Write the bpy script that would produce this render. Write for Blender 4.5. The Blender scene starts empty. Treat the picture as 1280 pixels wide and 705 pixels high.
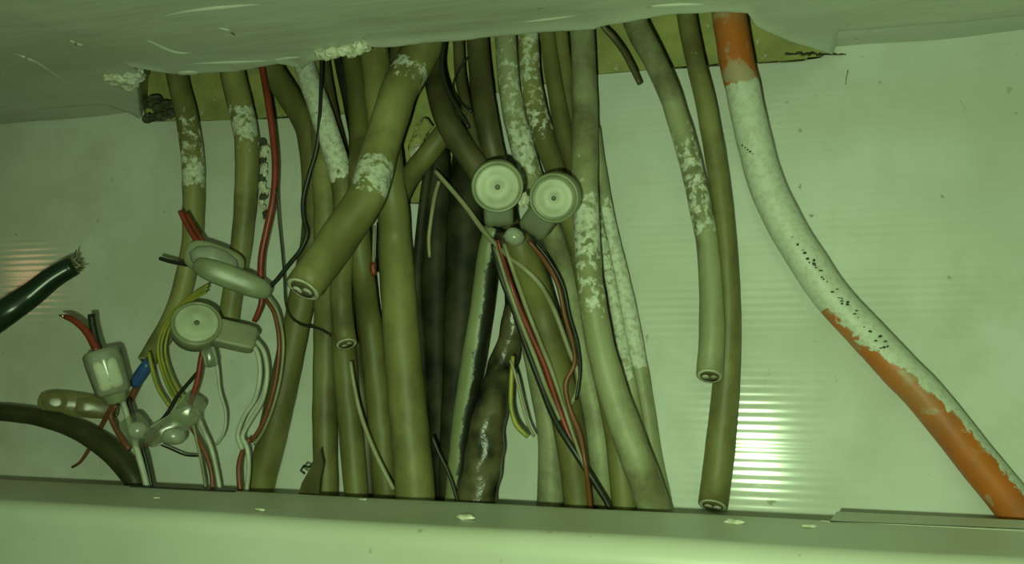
import bpy, bmesh, math, random
import numpy as np
from mathutils import Vector, Matrix, noise
random.seed(7)
R = math.radians
C = bpy.context.scene.collection

# ------------------------------------------------------------------ camera, world, lights, exposure
CAM = Vector((0.0, -0.42, 0.0)); YAW = R(16.5); PITCH = R(4.75); FPX = 1108.0
cd = bpy.data.cameras.new('camera'); cam = bpy.data.objects.new('camera', cd); C.objects.link(cam)
cam.location = CAM; cam.rotation_euler = (R(90)+PITCH, 0, YAW)
cd.sensor_width = 36; cd.lens = FPX/1280*36; cd.clip_start = 0.005; cd.clip_end = 10
bpy.context.scene.camera = cam
w = bpy.data.worlds.new('world'); bpy.context.scene.world = w; w.use_nodes = True
w.node_tree.nodes['Background'].inputs[0].default_value = (0.55, 1.0, 0.30, 1)
w.node_tree.nodes['Background'].inputs[1].default_value = 0.022
def lamp(name, loc, power, size, col):
    l = bpy.data.lights.new(name, 'POINT'); l.energy = power; l.shadow_soft_size = size; l.color = col
    o = bpy.data.objects.new(name, l); o.location = loc; C.objects.link(o); return o
lamp('flash', (-0.016, -0.420, -0.014), 3.6, 0.003, (0.69, 1.0, 0.535))      # the phone's own flash
lamp('room_lamp', (-0.708, -0.268, 0.12), 0.10, 0.02, (1.0, 0.50, 0.26))      # a weak warm lamp off to the left
vs = bpy.context.scene.view_settings
vs.view_transform = 'Standard'; vs.look = 'None'; vs.gamma = 1; vs.use_curve_mapping = False; vs.exposure = 0.0

# ------------------------------------------------------------------ helpers
FW = Vector((-math.sin(YAW)*math.cos(PITCH), math.cos(YAW)*math.cos(PITCH), math.sin(PITCH)))
RT = Vector((math.cos(YAW), math.sin(YAW), 0)); UP = RT.cross(FW)
def ray(px, py): return FW + RT*((px-640)/FPX) + UP*((352.5-py)/FPX)
def at(px, py, d):                       # photograph direction met with the vertical plane d metres in front of the wall
    r = ray(px, py); return CAM + r*((-d-CAM.y)/r.y)
def atz(px, py, z):
    r = ray(px, py); return CAM + r*((z-CAM.z)/r.z)
def depth(p): return (p-CAM).dot(FW)
TILT = 0.082                                # the panel leans back a little
def wall_y(z): return TILT*(z+0.05)
def atw(px, py, d=0.0):                  # the same, met with the leaning panel
    r = ray(px, py); t = (TILT*(CAM.z+.05)-CAM.y-d)/(r.y-TILT*r.z); return CAM+r*t
H = atw(640, 108).z
LIPZ = at(640, 631, 0.066).z
FLOORZ = LIPZ-0.045

def tag(o, label=None, cat=None, group=None, kind=None):
    if label: o['label'] = label
    if cat: o['category'] = cat
    if group: o['group'] = group
    if kind: o['kind'] = kind
    return o
def mesh_obj(name, verts, faces, m, parent=None, smooth=True, attr=None, off=None):
    me = bpy.data.meshes.new(name)
    if off is not None: verts = [tuple(Vector(v)-off) for v in verts]
    me.from_pydata([tuple(v) for v in verts], [], faces)
    if attr is not None:
        a = me.attributes.new('paint', 'FLOAT', 'POINT'); a.data.foreach_set('value', attr)
    me.materials.append(m)
    if smooth: me.polygons.foreach_set('use_smooth', [True]*len(me.polygons))
    bm = bmesh.new(); bm.from_mesh(me); bmesh.ops.recalc_face_normals(bm, faces=bm.faces); bm.to_mesh(me); bm.free()
    o = bpy.data.objects.new(name, me); C.objects.link(o)
    if parent: o.parent = parent
    return o
def empty(name, loc, label, cat, group=None):
    o = bpy.data.objects.new(name, None); o.location = loc; C.objects.link(o); o.empty_display_size = .01
    return tag(o, label, cat, group)
def nz(x, y, z=0.0, s=1.0): return noise.noise(Vector((x*s, y*s, z*s)))

# ------------------------------------------------------------------ materials
def mat(name, c1, c2=None, rough=0.5, scale=60, detail=6, bump=0.1, bscale=None, stretch=(1, 1, 1), paint=None, paint_rough=.6,
        spec=.5, trans=0, lo=.35, hi=.65, specks=None, speck_scale=220, speck_t=.67, metallic=0, mott=.68, grime=None, bdist=.0006, ior=1.45, sub=0):
    m = bpy.data.materials.new(name); m.use_nodes = True; nt = m.node_tree; N = nt.nodes; L = nt.links
    b = N['Principled BSDF']; tc = N.new('ShaderNodeTexCoord'); mp = N.new('ShaderNodeMapping')
    geo = N.new('ShaderNodeNewGeometry')
    L.new(geo.outputs['Position'], mp.inputs[0]); mp.inputs['Scale'].default_value = stretch
    n = N.new('ShaderNodeTexNoise'); n.inputs['Scale'].default_value = scale; n.inputs['Detail'].default_value = detail
    L.new(mp.outputs[0], n.inputs['Vector'])
    cr = N.new('ShaderNodeValToRGB'); cr.color_ramp.elements[0].position = lo; cr.color_ramp.elements[1].position = hi
    cr.color_ramp.elements[0].color = (*(c2 or c1), 1); cr.color_ramp.elements[1].color = (*c1, 1)
    L.new(n.outputs['Fac'], cr.inputs[0]); col = cr.outputs[0]
    def mixc(fac, a, bcol):
        x = N.new('ShaderNodeMix'); x.data_type = 'RGBA'; L.new(fac, x.inputs['Factor']); L.new(a, x.inputs['A'])
        if isinstance(bcol, tuple): x.inputs['B'].default_value = (*bcol, 1)
        else: L.new(bcol, x.inputs['B'])
        return x.outputs['Result']
    def ramp(src, a, bb):
        r = N.new('ShaderNodeMapRange'); r.inputs['From Min'].default_value = a; r.inputs['From Max'].default_value = bb
        L.new(src, r.inputs['Value']); return r.outputs[0]
    if specks:
        v = N.new('ShaderNodeTexNoise'); v.inputs['Scale'].default_value = speck_scale; v.inputs['Detail'].default_value = 3
        L.new(geo.outputs['Position'], v.inputs['Vector'])
        col = mixc(ramp(v.outputs['Fac'], speck_t, speck_t+.06), col, specks)
    if grime:
        gn = N.new('ShaderNodeTexNoise'); gn.inputs['Scale'].default_value = 22; gn.inputs['Detail'].default_value = 5; gn.inputs['Roughness'].default_value = .65
        L.new(geo.outputs['Position'], gn.inputs['Vector'])
        gr = N.new('ShaderNodeMapRange'); gr.inputs['From Min'].default_value = .48; gr.inputs['From Max'].default_value = .68; gr.inputs['To Max'].default_value = .85
        L.new(gn.outputs['Fac'], gr.inputs['Value']); col = mixc(gr.outputs[0], col, grime)
    hgt = n.outputs['Fac']
    if bscale:
        n2 = N.new('ShaderNodeTexNoise'); n2.inputs['Scale'].default_value = bscale; n2.inputs['Detail'].default_value = 4
        L.new(mp.outputs[0], n2.inputs['Vector']); hgt = n2.outputs['Fac']
    rsock = None
    if paint:
        at_ = N.new('ShaderNodeAttribute'); at_.attribute_name = 'paint'
        pn = N.new('ShaderNodeTexNoise'); pn.inputs['Scale'].default_value = 260; pn.inputs['Detail'].default_value = 5; pn.inputs['Roughness'].default_value = .62
        L.new(geo.outputs['Position'], pn.inputs['Vector'])
        ad = N.new('ShaderNodeMath'); ad.operation = 'ADD'; L.new(at_.outputs['Fac'], ad.inputs[0]); L.new(pn.outputs['Fac'], ad.inputs[1])
        pf = ramp(ad.outputs[0], .97, 1.05)
        pn2 = N.new('ShaderNodeTexNoise'); pn2.inputs['Scale'].default_value = 420; pn2.inputs['Detail'].default_value = 4
        L.new(geo.outputs['Position'], pn2.inputs['Vector'])
        cr2 = N.new('ShaderNodeValToRGB'); cr2.color_ramp.elements[0].position = .36; cr2.color_ramp.elements[1].position = .56
        cr2.color_ramp.elements[0].color = (paint[0]*mott, paint[1]*mott*.98, paint[2]*mott*.92, 1); cr2.color_ramp.elements[1].color = (*paint, 1)
        L.new(pn2.outputs['Fac'], cr2.inputs[0])
        col = mixc(pf, col, cr2.outputs[0])
        mh = N.new('ShaderNodeMath'); mh.operation = 'MULTIPLY_ADD'; L.new(pf, mh.inputs[0]); mh.inputs[1].default_value = .8
        L.new(hgt, mh.inputs[2]); hgt = mh.outputs[0]
        rr = N.new('ShaderNodeMapRange'); L.new(pf, rr.inputs['Value']); rr.inputs['To Min'].default_value = rough; rr.inputs['To Max'].default_value = paint_rough
        rsock = rr.outputs[0]
    L.new(col, b.inputs['Base Color'])
    if rsock: L.new(rsock, b.inputs['Roughness'])
    else: b.inputs['Roughness'].default_value = rough
    b.inputs['Specular IOR Level'].default_value = spec; b.inputs['Metallic'].default_value = metallic
    b.inputs['IOR'].default_value = ior
    if trans: b.inputs['Transmission Weight'].default_value = trans
    if sub:
        b.inputs['Subsurface Weight'].default_value = sub; b.inputs['Subsurface Radius'].default_value = (.004, .004, .003); b.inputs['Subsurface Scale'].default_value = 1
    if bump:
        bp = N.new('ShaderNodeBump'); bp.inputs['Strength'].default_value = bump; bp.inputs['Distance'].default_value = bdist
        L.new(hgt, bp.inputs['Height']); L.new(bp.outputs[0], b.inputs['Normal'])
    return m
PAINT = (.62, .64, .52)
M = dict(
  panel=mat('ribbed_plastic', (.70, .72, .66), (.56, .58, .48), rough=.115, scale=14, bump=.0, spec=.5, lo=.30, hi=.62, grime=(.57, .585, .48), specks=(.30, .30, .18), speck_scale=130, speck_t=.715),
  ceiling=mat('painted_plaster', (.60, .62, .54), (.50, .51, .40), rough=.45, scale=16, bump=.35, bscale=55, stretch=(.35, 1.6, 1), bdist=.002, specks=(.30, .30, .18), speck_scale=120, speck_t=.72),
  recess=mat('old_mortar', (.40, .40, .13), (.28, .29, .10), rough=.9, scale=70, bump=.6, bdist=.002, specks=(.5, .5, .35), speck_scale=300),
  ledge=mat('trunking_plastic', (.52, .54, .45), (.46, .48, .37), rough=.42, scale=14, bump=.05, specks=(.3, .3, .2), speck_scale=150, speck_t=.72),
  plaster=mat('crumbly_plaster', (.72, .72, .58), (.45, .44, .30), rough=.9, scale=350, bump=.8, bdist=.001),
  debris=mat('grey_debris', (.10, .105, .06), (.03, .035, .018), rough=.9, scale=300, bump=.8, bdist=.001),
  beige=mat('beige_jacket', (.27, .265, .095), (.13, .125, .038), rough=.5, stretch=(1, 1, .35), grime=(.095, .08, .03), scale=38, bump=.12, bscale=160, paint=PAINT),
  olive=mat('olive_jacket', (.20, .195, .060), (.095, .09, .026), rough=.52, stretch=(1, 1, .35), grime=(.095, .08, .03), scale=38, bump=.15, bscale=160, paint=PAINT),
  light=mat('pale_jacket', (.37, .385, .23), (.25, .255, .125), rough=.5, stretch=(1, 1, .35), grime=(.095, .08, .03), scale=38, bump=.12, bscale=160, paint=PAINT),
  green=mat('smooth_grey_jacket', (.24, .265, .14), (.18, .20, .095), rough=.45, scale=30, bump=.08, mott=.6, paint=(.016, .018, .009), paint_rough=.4),
  brown=mat('brown_stained_jacket', (.115, .10, .040), (.055, .048, .018), rough=.5, scale=45, bump=.2, bscale=160, paint=PAINT),
  black=mat('black_jacket', (.042, .040, .018), (.006, .008, .004), spec=.25, rough=.6, scale=60, bump=.15, bscale=180, paint=(.3, .31, .2)),
  tar=mat('tarred_jacket', (.12, .105, .05), (.012, .014, .008), rough=.32, scale=75, bump=.7, bscale=120, bdist=.0015, paint=(.36, .36, .24)),
  darkolive=mat('dark_olive_jacket', (.055, .058, .022), (.03, .032, .012), rough=.42, scale=60, bump=.1),
  bgreen=mat('dark_green_jacket', (.012, .030, .014), (.008, .018, .009), rough=.28, scale=60, bump=.1, bscale=180),
  orange=mat('orange_conduit', (.56, .15, .018), (.40, .12, .03), rough=.45, scale=55, bump=.12, bscale=150, mott=.86, grime=(.40, .20, .075), specks=(.44, .33, .20), speck_scale=75, speck_t=.60, paint=(.60, .63, .52), paint_rough=.5),
  red=mat('red_insulation', (.25, .04, .022), (.16, .028, .014), rough=.4, scale=90, bump=.1),
  redbrown=mat('brown_insulation', (.20, .07, .03), (.13, .05, .02), rough=.4, scale=90, bump=.1),
  blackw=mat('black_insulation', (.018, .022, .014), rough=.4, bump=0),
  yellow=mat('yellow_green_insulation', (.34, .30, .045), (.20, .24, .04), rough=.4, scale=120, bump=.1),
  blue=mat('blue_insulation', (.035, .10, .30), (.03, .07, .22), rough=.35, bump=0),
  greyw=mat('grey_insulation', (.30, .29, .17), (.21, .20, .11), rough=.42, scale=90, bump=.1),
  whitew=mat('white_insulation', (.48, .49, .40), (.36, .37, .28), rough=.35, scale=90, bump=.05),
  copper=mat('bare_copper', (.75, .42, .25), rough=.3, metallic=1, bump=0),
  button=mat('white_button', (.47, .49, .36), (.38, .40, .28), rough=.5, scale=120, bump=.15),
  housing=mat('translucent_housing', (.26, .28, .17), (.17, .19, .10), rough=.35, scale=60, bump=.05, sub=.2),
  stem=mat('grey_connector_body', (.105, .12, .065), (.09, .10, .055), rough=.5, scale=60, bump=.05),
  stempale=mat('pale_connector_body', (.27, .28, .18), (.20, .21, .13), rough=.45, scale=60, bump=.05),
  clear=mat('clear_gel_plastic', (.74, .78, .62), rough=.14, bump=.1, scale=60, trans=.92, ior=1.16),
  milky=mat('milky_plastic', (.5, .52, .42), (.36, .38, .28), rough=.22, scale=110, bump=.2, trans=.45, ior=1.35),
  amber=mat('yellowed_gel', (.62, .55, .28), (.45, .42, .22), rough=.2, bump=.1, trans=.8, ior=1.18),
  dark=mat('dark_hole', (.02, .02, .012), rough=.8, bump=0),
  cut=mat('cut_jacket', (.55, .56, .40), (.40, .40, .26), rough=.6, scale=300, bump=.3),
)

# ------------------------------------------------------------------ setting
XL, XR = -0.62, 0.42
def wallface(name, prof, x0, x1, nx, m, kind='structure', parent=None, warp=None):
    """prof: list of (y,z) extruded in x"""
    vs_, fs = [], []
    n = len(prof)
    for i in range(nx+1):
        x = x0+(x1-x0)*i/nx
        for (y, z) in prof:
            v = (x, y, z)
            if warp: v = warp(*v)
            vs_.append(v)
    for i in range(nx):
        for j in range(n-1):
            a = i*n+j; fs.append((a, a+1, a+n+1, a+n))
    o = mesh_obj(name, vs_, fs, m, parent)
    if kind: o['kind'] = kind
    return o
# back panel: ribbed sheet, its torn top edge follows the opening
topx = [(-40, 157), (178, 157), (185, 153), (250, 152), (362, 147), (395, 146), (470, 140), (492, 138), (497, 256), (545, 256), (600, 254), (606, 120), (690, 105), (746, 94), (820, 87), (895, 82), (1000, 76), (1050, 67), (1340, 50)]
tw = [atw(a, b) for a, b in topx]
tw[0].x = XL; tw[-1].x = XR; tw[0].z = max(tw[0].z, H-.002)
def topz(x):
    for p, q in zip(tw, tw[1:]):
        if p.x <= x <= q.x: return p.z+(q.z-p.z)*(x-p.x)/max(1e-6, q.x-p.x)
    return H
hole_l, hole_r = atw(180, 150).x, atw(1046, 66).x
xs = sorted(set([XL+(XR-XL)*i/150 for i in range(151)]+[p.x for p in tw]))
PITCHZ = 0.0037; ROWS = 66*8
vs_, fs = [], []
zb = FLOORZ
for x in xs:
    zt = topz(x)
    if x < hole_l or x > hole_r: zt = H+.008
    for j in range(ROWS+1):
        z = zb+(H+.008-zb)*j/ROWS
        rib = math.cos(2*math.pi*z/PITCHZ)
        y = wall_y(z)+.000022*rib+.0006*nz(x, z, 0, 9)
        zz = min(z, zt)
        vs_.append((x, y if z <= zt else wall_y(zt), zz))
n = ROWS+1
for i in range(len(xs)-1):
    for j in range(ROWS):
        a = i*n+j
        if vs_[a+1][2]-vs_[a][2] < 1e-7 and vs_[a+n+1][2]-vs_[a+n][2] < 1e-7: continue
        fs.append((a, a+1, a+n+1, a+n))
panel = mesh_obj('wall_back', vs_, fs, M['panel']); panel['kind'] = 'structure'
panel['label'] = 'ribbed pale plastic back panel of the cable shaft'
sol = panel.modifiers.new('solid', 'SOLIDIFY'); sol.thickness = .0018; sol.offset = 0
# masonry behind the opening
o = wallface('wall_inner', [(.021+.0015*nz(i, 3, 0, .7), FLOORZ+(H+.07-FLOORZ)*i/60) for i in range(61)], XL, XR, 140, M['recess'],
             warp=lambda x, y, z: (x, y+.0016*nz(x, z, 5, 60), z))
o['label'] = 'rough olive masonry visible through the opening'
# ceiling with the broken opening
WY = wall_y(H)
edge = [(178, 150), (172, 84), (200, 89), (222, 93), (262, 90), (300, 89), (325, 84), (350, 79), (380, 84), (392, 75), (410, 72), (440, 69), (455, 60), (500, 56), (560, 50), (640, 44), (700, 38), (745, 37), (752, 33), (790, 26), (850, 18), (905, 15), (935, 17), (945, 32), (985, 50), (1046, 66)]
ew = [atz(a, b, H) for a, b in edge]
ew[0] = Vector((atw(178, 150).x, WY, H)); ew[-1].y = WY-.001
def edge_y(x):
    if x <= ew[0].x or x >= ew[-1].x: return WY
    for p, q in zip(ew, ew[1:]):
        if p.x <= x <= q.x: return p.y+(q.y-p.y)*(x-p.x)/max(1e-6, q.x-p.x)
    return WY
def notch(x): return -edge_y(x)
cx_ = sorted(set([XL+(XR-XL)*i/420 for i in range(421)]+[p.x for p in ew]))
rows = [1, .8, .62, .48, .38, .30, .24, .19, .155, .13, .11, .095, .082, .07, .06, .052, .045, .038, .032, .027, .022, .018, .014, .011, .0085, .0065, .0048, .0033, .002]
vs_, fs = [], []
for x in cx_:
    ye = edge_y(x); hole = ye < WY-.0015
    if hole: ye += .0009*nz(x, 1, 0, 260)+.0006*nz(x, 2, 0, 700)
    col = []
    for r_ in rows:
        y = ye-r_*.5
        z = H+.0012*nz(x, y, 0, 18)+.0005*nz(x*.4, y, 3, 90)
        dist = ye-y
        if hole:
            z -= .0022*math.exp(-(dist/.007)**2)*(.7+.8*nz(x, 4, 0, 40))
        # plaster rises in a shallow cove towards the wall
        dw = WY-y
        if not hole:
            t = max(0, min(1, (.036-dw)/.012)); z += .0045*t*t*(3-2*t)-.0011*math.exp(-((dw-.039)/.004)**2)
        if hole and x > .0:
            pass
        if dist < .004: z += .004-math.sqrt(max(0, .004**2-(.004-dist)**2)) if hole else 0
        col.append((x, y, z))
    if hole:
        for k, up in enumerate((.006, .012, .022, .040, .070)):
            col.append((x, ye+.001*nz(x, up, 7, 90)-.0005*k, H+up))
    else:
        for k, up in enumerate((.008, .012, .022, .040, .070)):
            col.append((x, WY+.004, H+up))
    vs_ += col
n = len(rows)+5
for i in range(len(cx_)-1):
    for j in range(n-1):
        a = i*n+j; fs.append((a, a+n, a+n+1, a+1))
ceil = mesh_obj('ceiling', vs_, fs, M['ceiling']); ceil['kind'] = 'structure'
ceil['label'] = 'thickly painted plaster soffit with a broken opening over the cables'
# unseen lid added over the void to stop world light leaking in
wallface('light_block_lid', [(.026, H+.07), (-.12, H+.07)], XL, XR, 2, M['recess'])['label'] = 'added lid keeping ambient light out of the void above the opening'

# trunking ledge in front, two lengths of it
def ledge_prof(dy=0, dz=0):
    p = [(-.064+dy, FLOORZ), (-.064+dy, LIPZ-.004+dz), (-.0645+dy, LIPZ-.001+dz), (-.066+dy, LIPZ+dz)]
    for i in range(9):
        p.append((-.068+dy-.046*i/8, LIPZ+dz-.0006*math.sin(i/8*math.pi)))
    for i in range(9):
        a = i/8*math.pi/2; p.append((-.114+dy-.008*math.sin(a), LIPZ+dz-.008+.008*math.cos(a)))
    for i in range(6): p.append((-.1223+dy-.0006*i, LIPZ-.014-.02*i))
    return p
lw = lambda x, y, z: (x, y+.0006*nz(x, z, 2, 12), z+.0006*nz(x, y, 0, 14))
xj = at(1034, 640, .066).x
o = wallface('trim_1', ledge_prof(), XL, XR, 200, M['ledge'], warp=lw); o['label'] = 'plastic trunking ledge running below the cables'
q0, q1 = atz(1030, 652, LIPZ), atz(1046, 640, LIPZ)
yb = q1.y
sc = mesh_obj('trim_2', [(q0.x-.001, -.0675, LIPZ+.0002), (q0.x+.002, q0.y, LIPZ+.0002), (q1.x, yb, LIPZ+.0002), (XR, yb, LIPZ+.0002), (XR, -.0675, LIPZ+.0002),
    (q0.x-.001, -.0675, LIPZ-.012), (q0.x+.002, q0.y, LIPZ-.012), (q1.x, yb, LIPZ-.012), (XR, yb, LIPZ-.012), (XR, -.0675, LIPZ-.012)],
    [(0, 1, 2, 3, 4), (5, 9, 8, 7, 6), (0, 5, 6, 1), (1, 6, 7, 2), (2, 7, 8, 3), (3, 8, 9, 4), (4, 9, 5, 0)], M['ledge'], smooth=False)
sc['kind'] = 'structure'; sc['label'] = 'wider right-hand stretch of the trunking ledge with a notched corner'
fl = wallface('floor', [(.026, FLOORZ), (-.064, FLOORZ)], XL, XR, 4, M['ledge'])
fl['label'] = 'bottom of the trunking behind the ledge'
# dark slot in the ledge top on the left
a, b = at(166, 618, .0665), at(296, 620, .0665)
slot = mesh_obj('slot', [(a.x, -.0672, LIPZ+.0004), (b.x, -.0672, LIPZ+.0004), (b.x, -.0690, LIPZ+.0004), (a.x, -.0690, LIPZ+.0004),
                         (a.x, -.0672, LIPZ-.002), (b.x, -.0672, LIPZ-.002), (b.x, -.0690, LIPZ-.002), (a.x, -.0690, LIPZ-.002)],
                [(0, 1, 2, 3), (0, 4, 5, 1), (1, 5, 6, 2), (2, 6, 7, 3), (3, 7, 4, 0), (4, 7, 6, 5)], M['dark'], bpy.data.objects['trim_1'], smooth=False)

# ------------------------------------------------------------------ shapes
def lump(name, c, rad, m, parent=None, seed=0, amp=.35, freq=220, off=None, sub=3, axes=None):
    bm = bmesh.new(); bmesh.ops.create_icosphere(bm, subdivisions=sub, radius=1)
    vv = []
    for v in bm.verts:
        k = 1+amp*nz(v.co.x+seed, v.co.y, v.co.z, 1.3)+amp*.7*nz(v.co.x, v.co.y+seed, v.co.z, 4)
        p = Vector((v.co.x*rad[0]*k, v.co.y*rad[1]*k, v.co.z*rad[2]*k))
        if axes: p = axes @ p
        vv.append(Vector(c)+p)
    ff = [tuple(v.index for v in f.verts) for f in bm.faces]; bm.free()
    return mesh_obj(name, vv, ff, m, parent, smooth=False, off=off)
def superell(name, c, axes, rad, e, m, parent=None, off=None, nu=28, nv=16):
    """axes: 3 unit vectors; e: exponent (2 = ellipsoid, 6 = rounded box)"""
    vv, ff = [], []
    sg = lambda t, p: math.copysign(abs(t)**p, t)
    for j in range(nv+1):
        phi = -math.pi/2+math.pi*j/nv
        for i in range(nu):
            th = 2*math.pi*i/nu
            x = sg(math.cos(phi), 2/e)*sg(math.cos(th), 2/e); y = sg(math.cos(phi), 2/e)*sg(math.sin(th), 2/e); z = sg(math.sin(phi), 2/e)
            vv.append(Vector(c)+axes[0]*x*rad[0]+axes[1]*y*rad[1]+axes[2]*z*rad[2])
    for j in range(nv):
        for i in range(nu):
            a = j*nu+i; b_ = j*nu+(i+1) % nu
            ff.append((a, b_, b_+nu, a+nu))
    o = mesh_obj(name, vv, ff, m, parent, off=off)
    bm = bmesh.new(); bm.from_mesh(o.data); bmesh.ops.remove_doubles(bm, verts=bm.verts, dist=1e-6); bm.to_mesh(o.data); bm.free()
    return o
def lathe(name, c, axes, prof, m, parent=None, off=None, nu=40, sx=1, sy=1):
    """prof: (radius, height) along axes[2]"""
    vv, ff = [], []
    for (r_, h_) in prof:
        for i in range(nu):
            th = 2*math.pi*i/nu
            vv.append(Vector(c)+axes[0]*(r_*sx*math.cos(th))+axes[1]*(r_*sy*math.sin(th))+axes[2]*h_)
    for j in range(len(prof)-1):
        for i in range(nu):
            a = j*nu+i; b_ = j*nu+(i+1) % nu
            ff.append((a, b_, b_+nu, a+nu))
    ff.append(tuple(range(nu))); ff.append(tuple((len(prof)-1)*nu+i for i in range(nu)))
    return mesh_obj(name, vv, ff, m, parent, off=off)

def catmull(P, step):
    """P: (n,k) array, first two columns are px; returns resampled array"""
    P = np.array(P, float); out = []
    Q = np.vstack([2*P[0]-P[1], P, 2*P[-1]-P[-2]])
    for i in range(1, len(Q)-2):
        p0, p1, p2, p3 = Q[i-1], Q[i], Q[i+1], Q[i+2]
        n = max(2, int(np.hypot(*(p2-p1)[:2])/step))
        for k in range(n):
            t = k/n
            out.append(.5*((2*p1)+(-p0+p2)*t+(2*p0-5*p1+4*p2-p3)*t*t+(-p0+3*p1-3*p2+p3)*t**3))
    out.append(P[-1]); return np.array(out)
def sweep(name, pts, rad, m, parent=None, nu=16, paint=None, off=None, cap0=True, cap1=True, inner=False, rough=.0, seed=0, paintfn=None, flat=1.0, endtilt=.62):
    """pts: list of Vector; rad: list. inner: hollow far end showing the jacket's thickness"""
    n = len(pts); vv, ff, pa = [], [], []
    T = [(pts[min(n-1, i+1)]-pts[max(0, i-1)]).normalized() for i in range(n)]
    ref = Vector((0, -1, 0)); 
    rings = [(pts[i], T[i], rad[i], (paint[i] if paint is not None else 0)) for i in range(n)]
    if inner:
        p, t, r_, q = rings[-1]
        rings += [(p+t*r_*.04, t, r_*.94, q)]
    if inner:
        tc_ = (CAM-pts[-1]).normalized(); t1 = (T[-1]+tc_*endtilt).normalized(); nb = 9
        for i in range(n-nb, n+len(rings)-n):
            p, t, r_, q = rings[i]; f = min(1, (i-(n-nb)+1)/nb); rings[i] = (p, (t*(1-f)+t1*f).normalized(), r_, q)
    for i, (p, t, r_, q) in enumerate(rings):
        x = (ref-t*ref.dot(t)).normalized(); y = t.cross(x)
        for k in range(nu):
            th = 2*math.pi*k/nu
            rr = r_*(1+rough*nz(p.x*90+math.cos(th)+seed, p.z*90+math.sin(th), seed, 1)) if rough else r_
            v = p+x*(rr*math.cos(th)*flat)+y*(rr*math.sin(th))
            vv.append(v); pa.append(paintfn(v, q, th) if paintfn else q)
    m_ = len(rings)
    for j in range(m_-1):
        for k in range(nu):
            a = j*nu+k; b_ = j*nu+(k+1) % nu; ff.append((a, b_, b_+nu, a+nu))
    if cap0: ff.append(tuple(range(nu)))
    if cap1: ff.append(tuple((m_-1)*nu+k for k in range(nu)))
    return mesh_obj(name, vv, ff, m, parent, attr=pa, off=off)

# ------------------------------------------------------------------ cables, laid from the wall outwards
placed = []      # arrays (px,py,d,r)
def lay(P, d0, stack=True, k=.98, topclamp=True, maxd=.0635):
    """P rows: px,py,w,paint[,d]; returns world points, radii, paint. Each cable is laid on those already there."""
    P = [list(p)+[None]*(5-len(p)) for p in P]
    P = [[p[0], p[1], p[2], p[3] or 0, (p[4] if p[4] is not None else d0)] for p in P]
    S = catmull(P, 5)
    n = len(S); base = S[:, 4].copy(); d = base.copy()
    z0 = np.array([depth(at(s[0], s[1], max(.001, s[4]))) for s in S])
    r = S[:, 2]/2/FPX*z0
    d = np.maximum(d, r+.0012)
    if stack and placed:
        A = np.vstack(placed)
        for i in range(n):
            l = np.hypot(A[:, 0]-S[i, 0], A[:, 1]-S[i, 1])/FPX*z0[i]
            RR = A[:, 3]+r[i]; mk = l < RR
            if mk.any():
                need = (A[mk, 2]+k*np.sqrt(RR[mk]**2-l[mk]**2)).max(); d[i] = max(d[i], need)
        dm = np.array([d[max(0, i-2):i+3].max() for i in range(n)])
        ker = np.exp(-.5*(np.arange(-9, 10)/4.0)**2); ker /= ker.sum()
        d = np.convolve(np.pad(dm, 9, mode='edge'), ker, 'valid')
    pts = []
    for i in range(n):
        p = at(S[i, 0], S[i, 1], d[i])
        if topclamp and p.z > H-.012:
            lim = max(r[i]+.001, notch(p.x)-r[i]-.002); t = min(1, (p.z-H+.012)/.010)
            if d[i] > lim: d[i] = d[i]*(1-t)+lim*t
        if p.z < LIPZ+.012:
            lim = maxd-r[i]; t = min(1, (LIPZ+.012-p.z)/.010)
            if d[i] > lim: d[i] = d[i]*(1-t)+lim*t
    ker = np.exp(-.5*(np.arange(-4, 5)/1.8)**2); ker /= ker.sum()
    d = np.convolve(np.pad(d, 4, mode='edge'), ker, 'valid')
    rr = []
    for i in range(n):
        p = at(S[i, 0], S[i, 1], d[i]); pts.append(p); rr.append(S[i, 2]/2/FPX*depth(p))
    if stack: placed.append(np.stack([S[:, 0], S[:, 1], d, np.array(rr)], 1))
    return pts, rr, list(S[:, 3])
def extend(P, top=True, bottom=True):
    P = [list(p) for p in P]
    if top:
        a, b_ = P[0], P[1]; s = (a[0]-b_[0])/(a[1]-b_[1]); P.insert(0, [a[0]-s*55*.6, a[1]-55]+a[2:])
    if bottom:
        a, b_ = P[-1], P[-2]; s = (a[0]-b_[0])/(a[1]-b_[1]); P.append([a[0]+s*75*.7, a[1]+75]+a[2:])
    return P
ncable = 0
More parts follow.
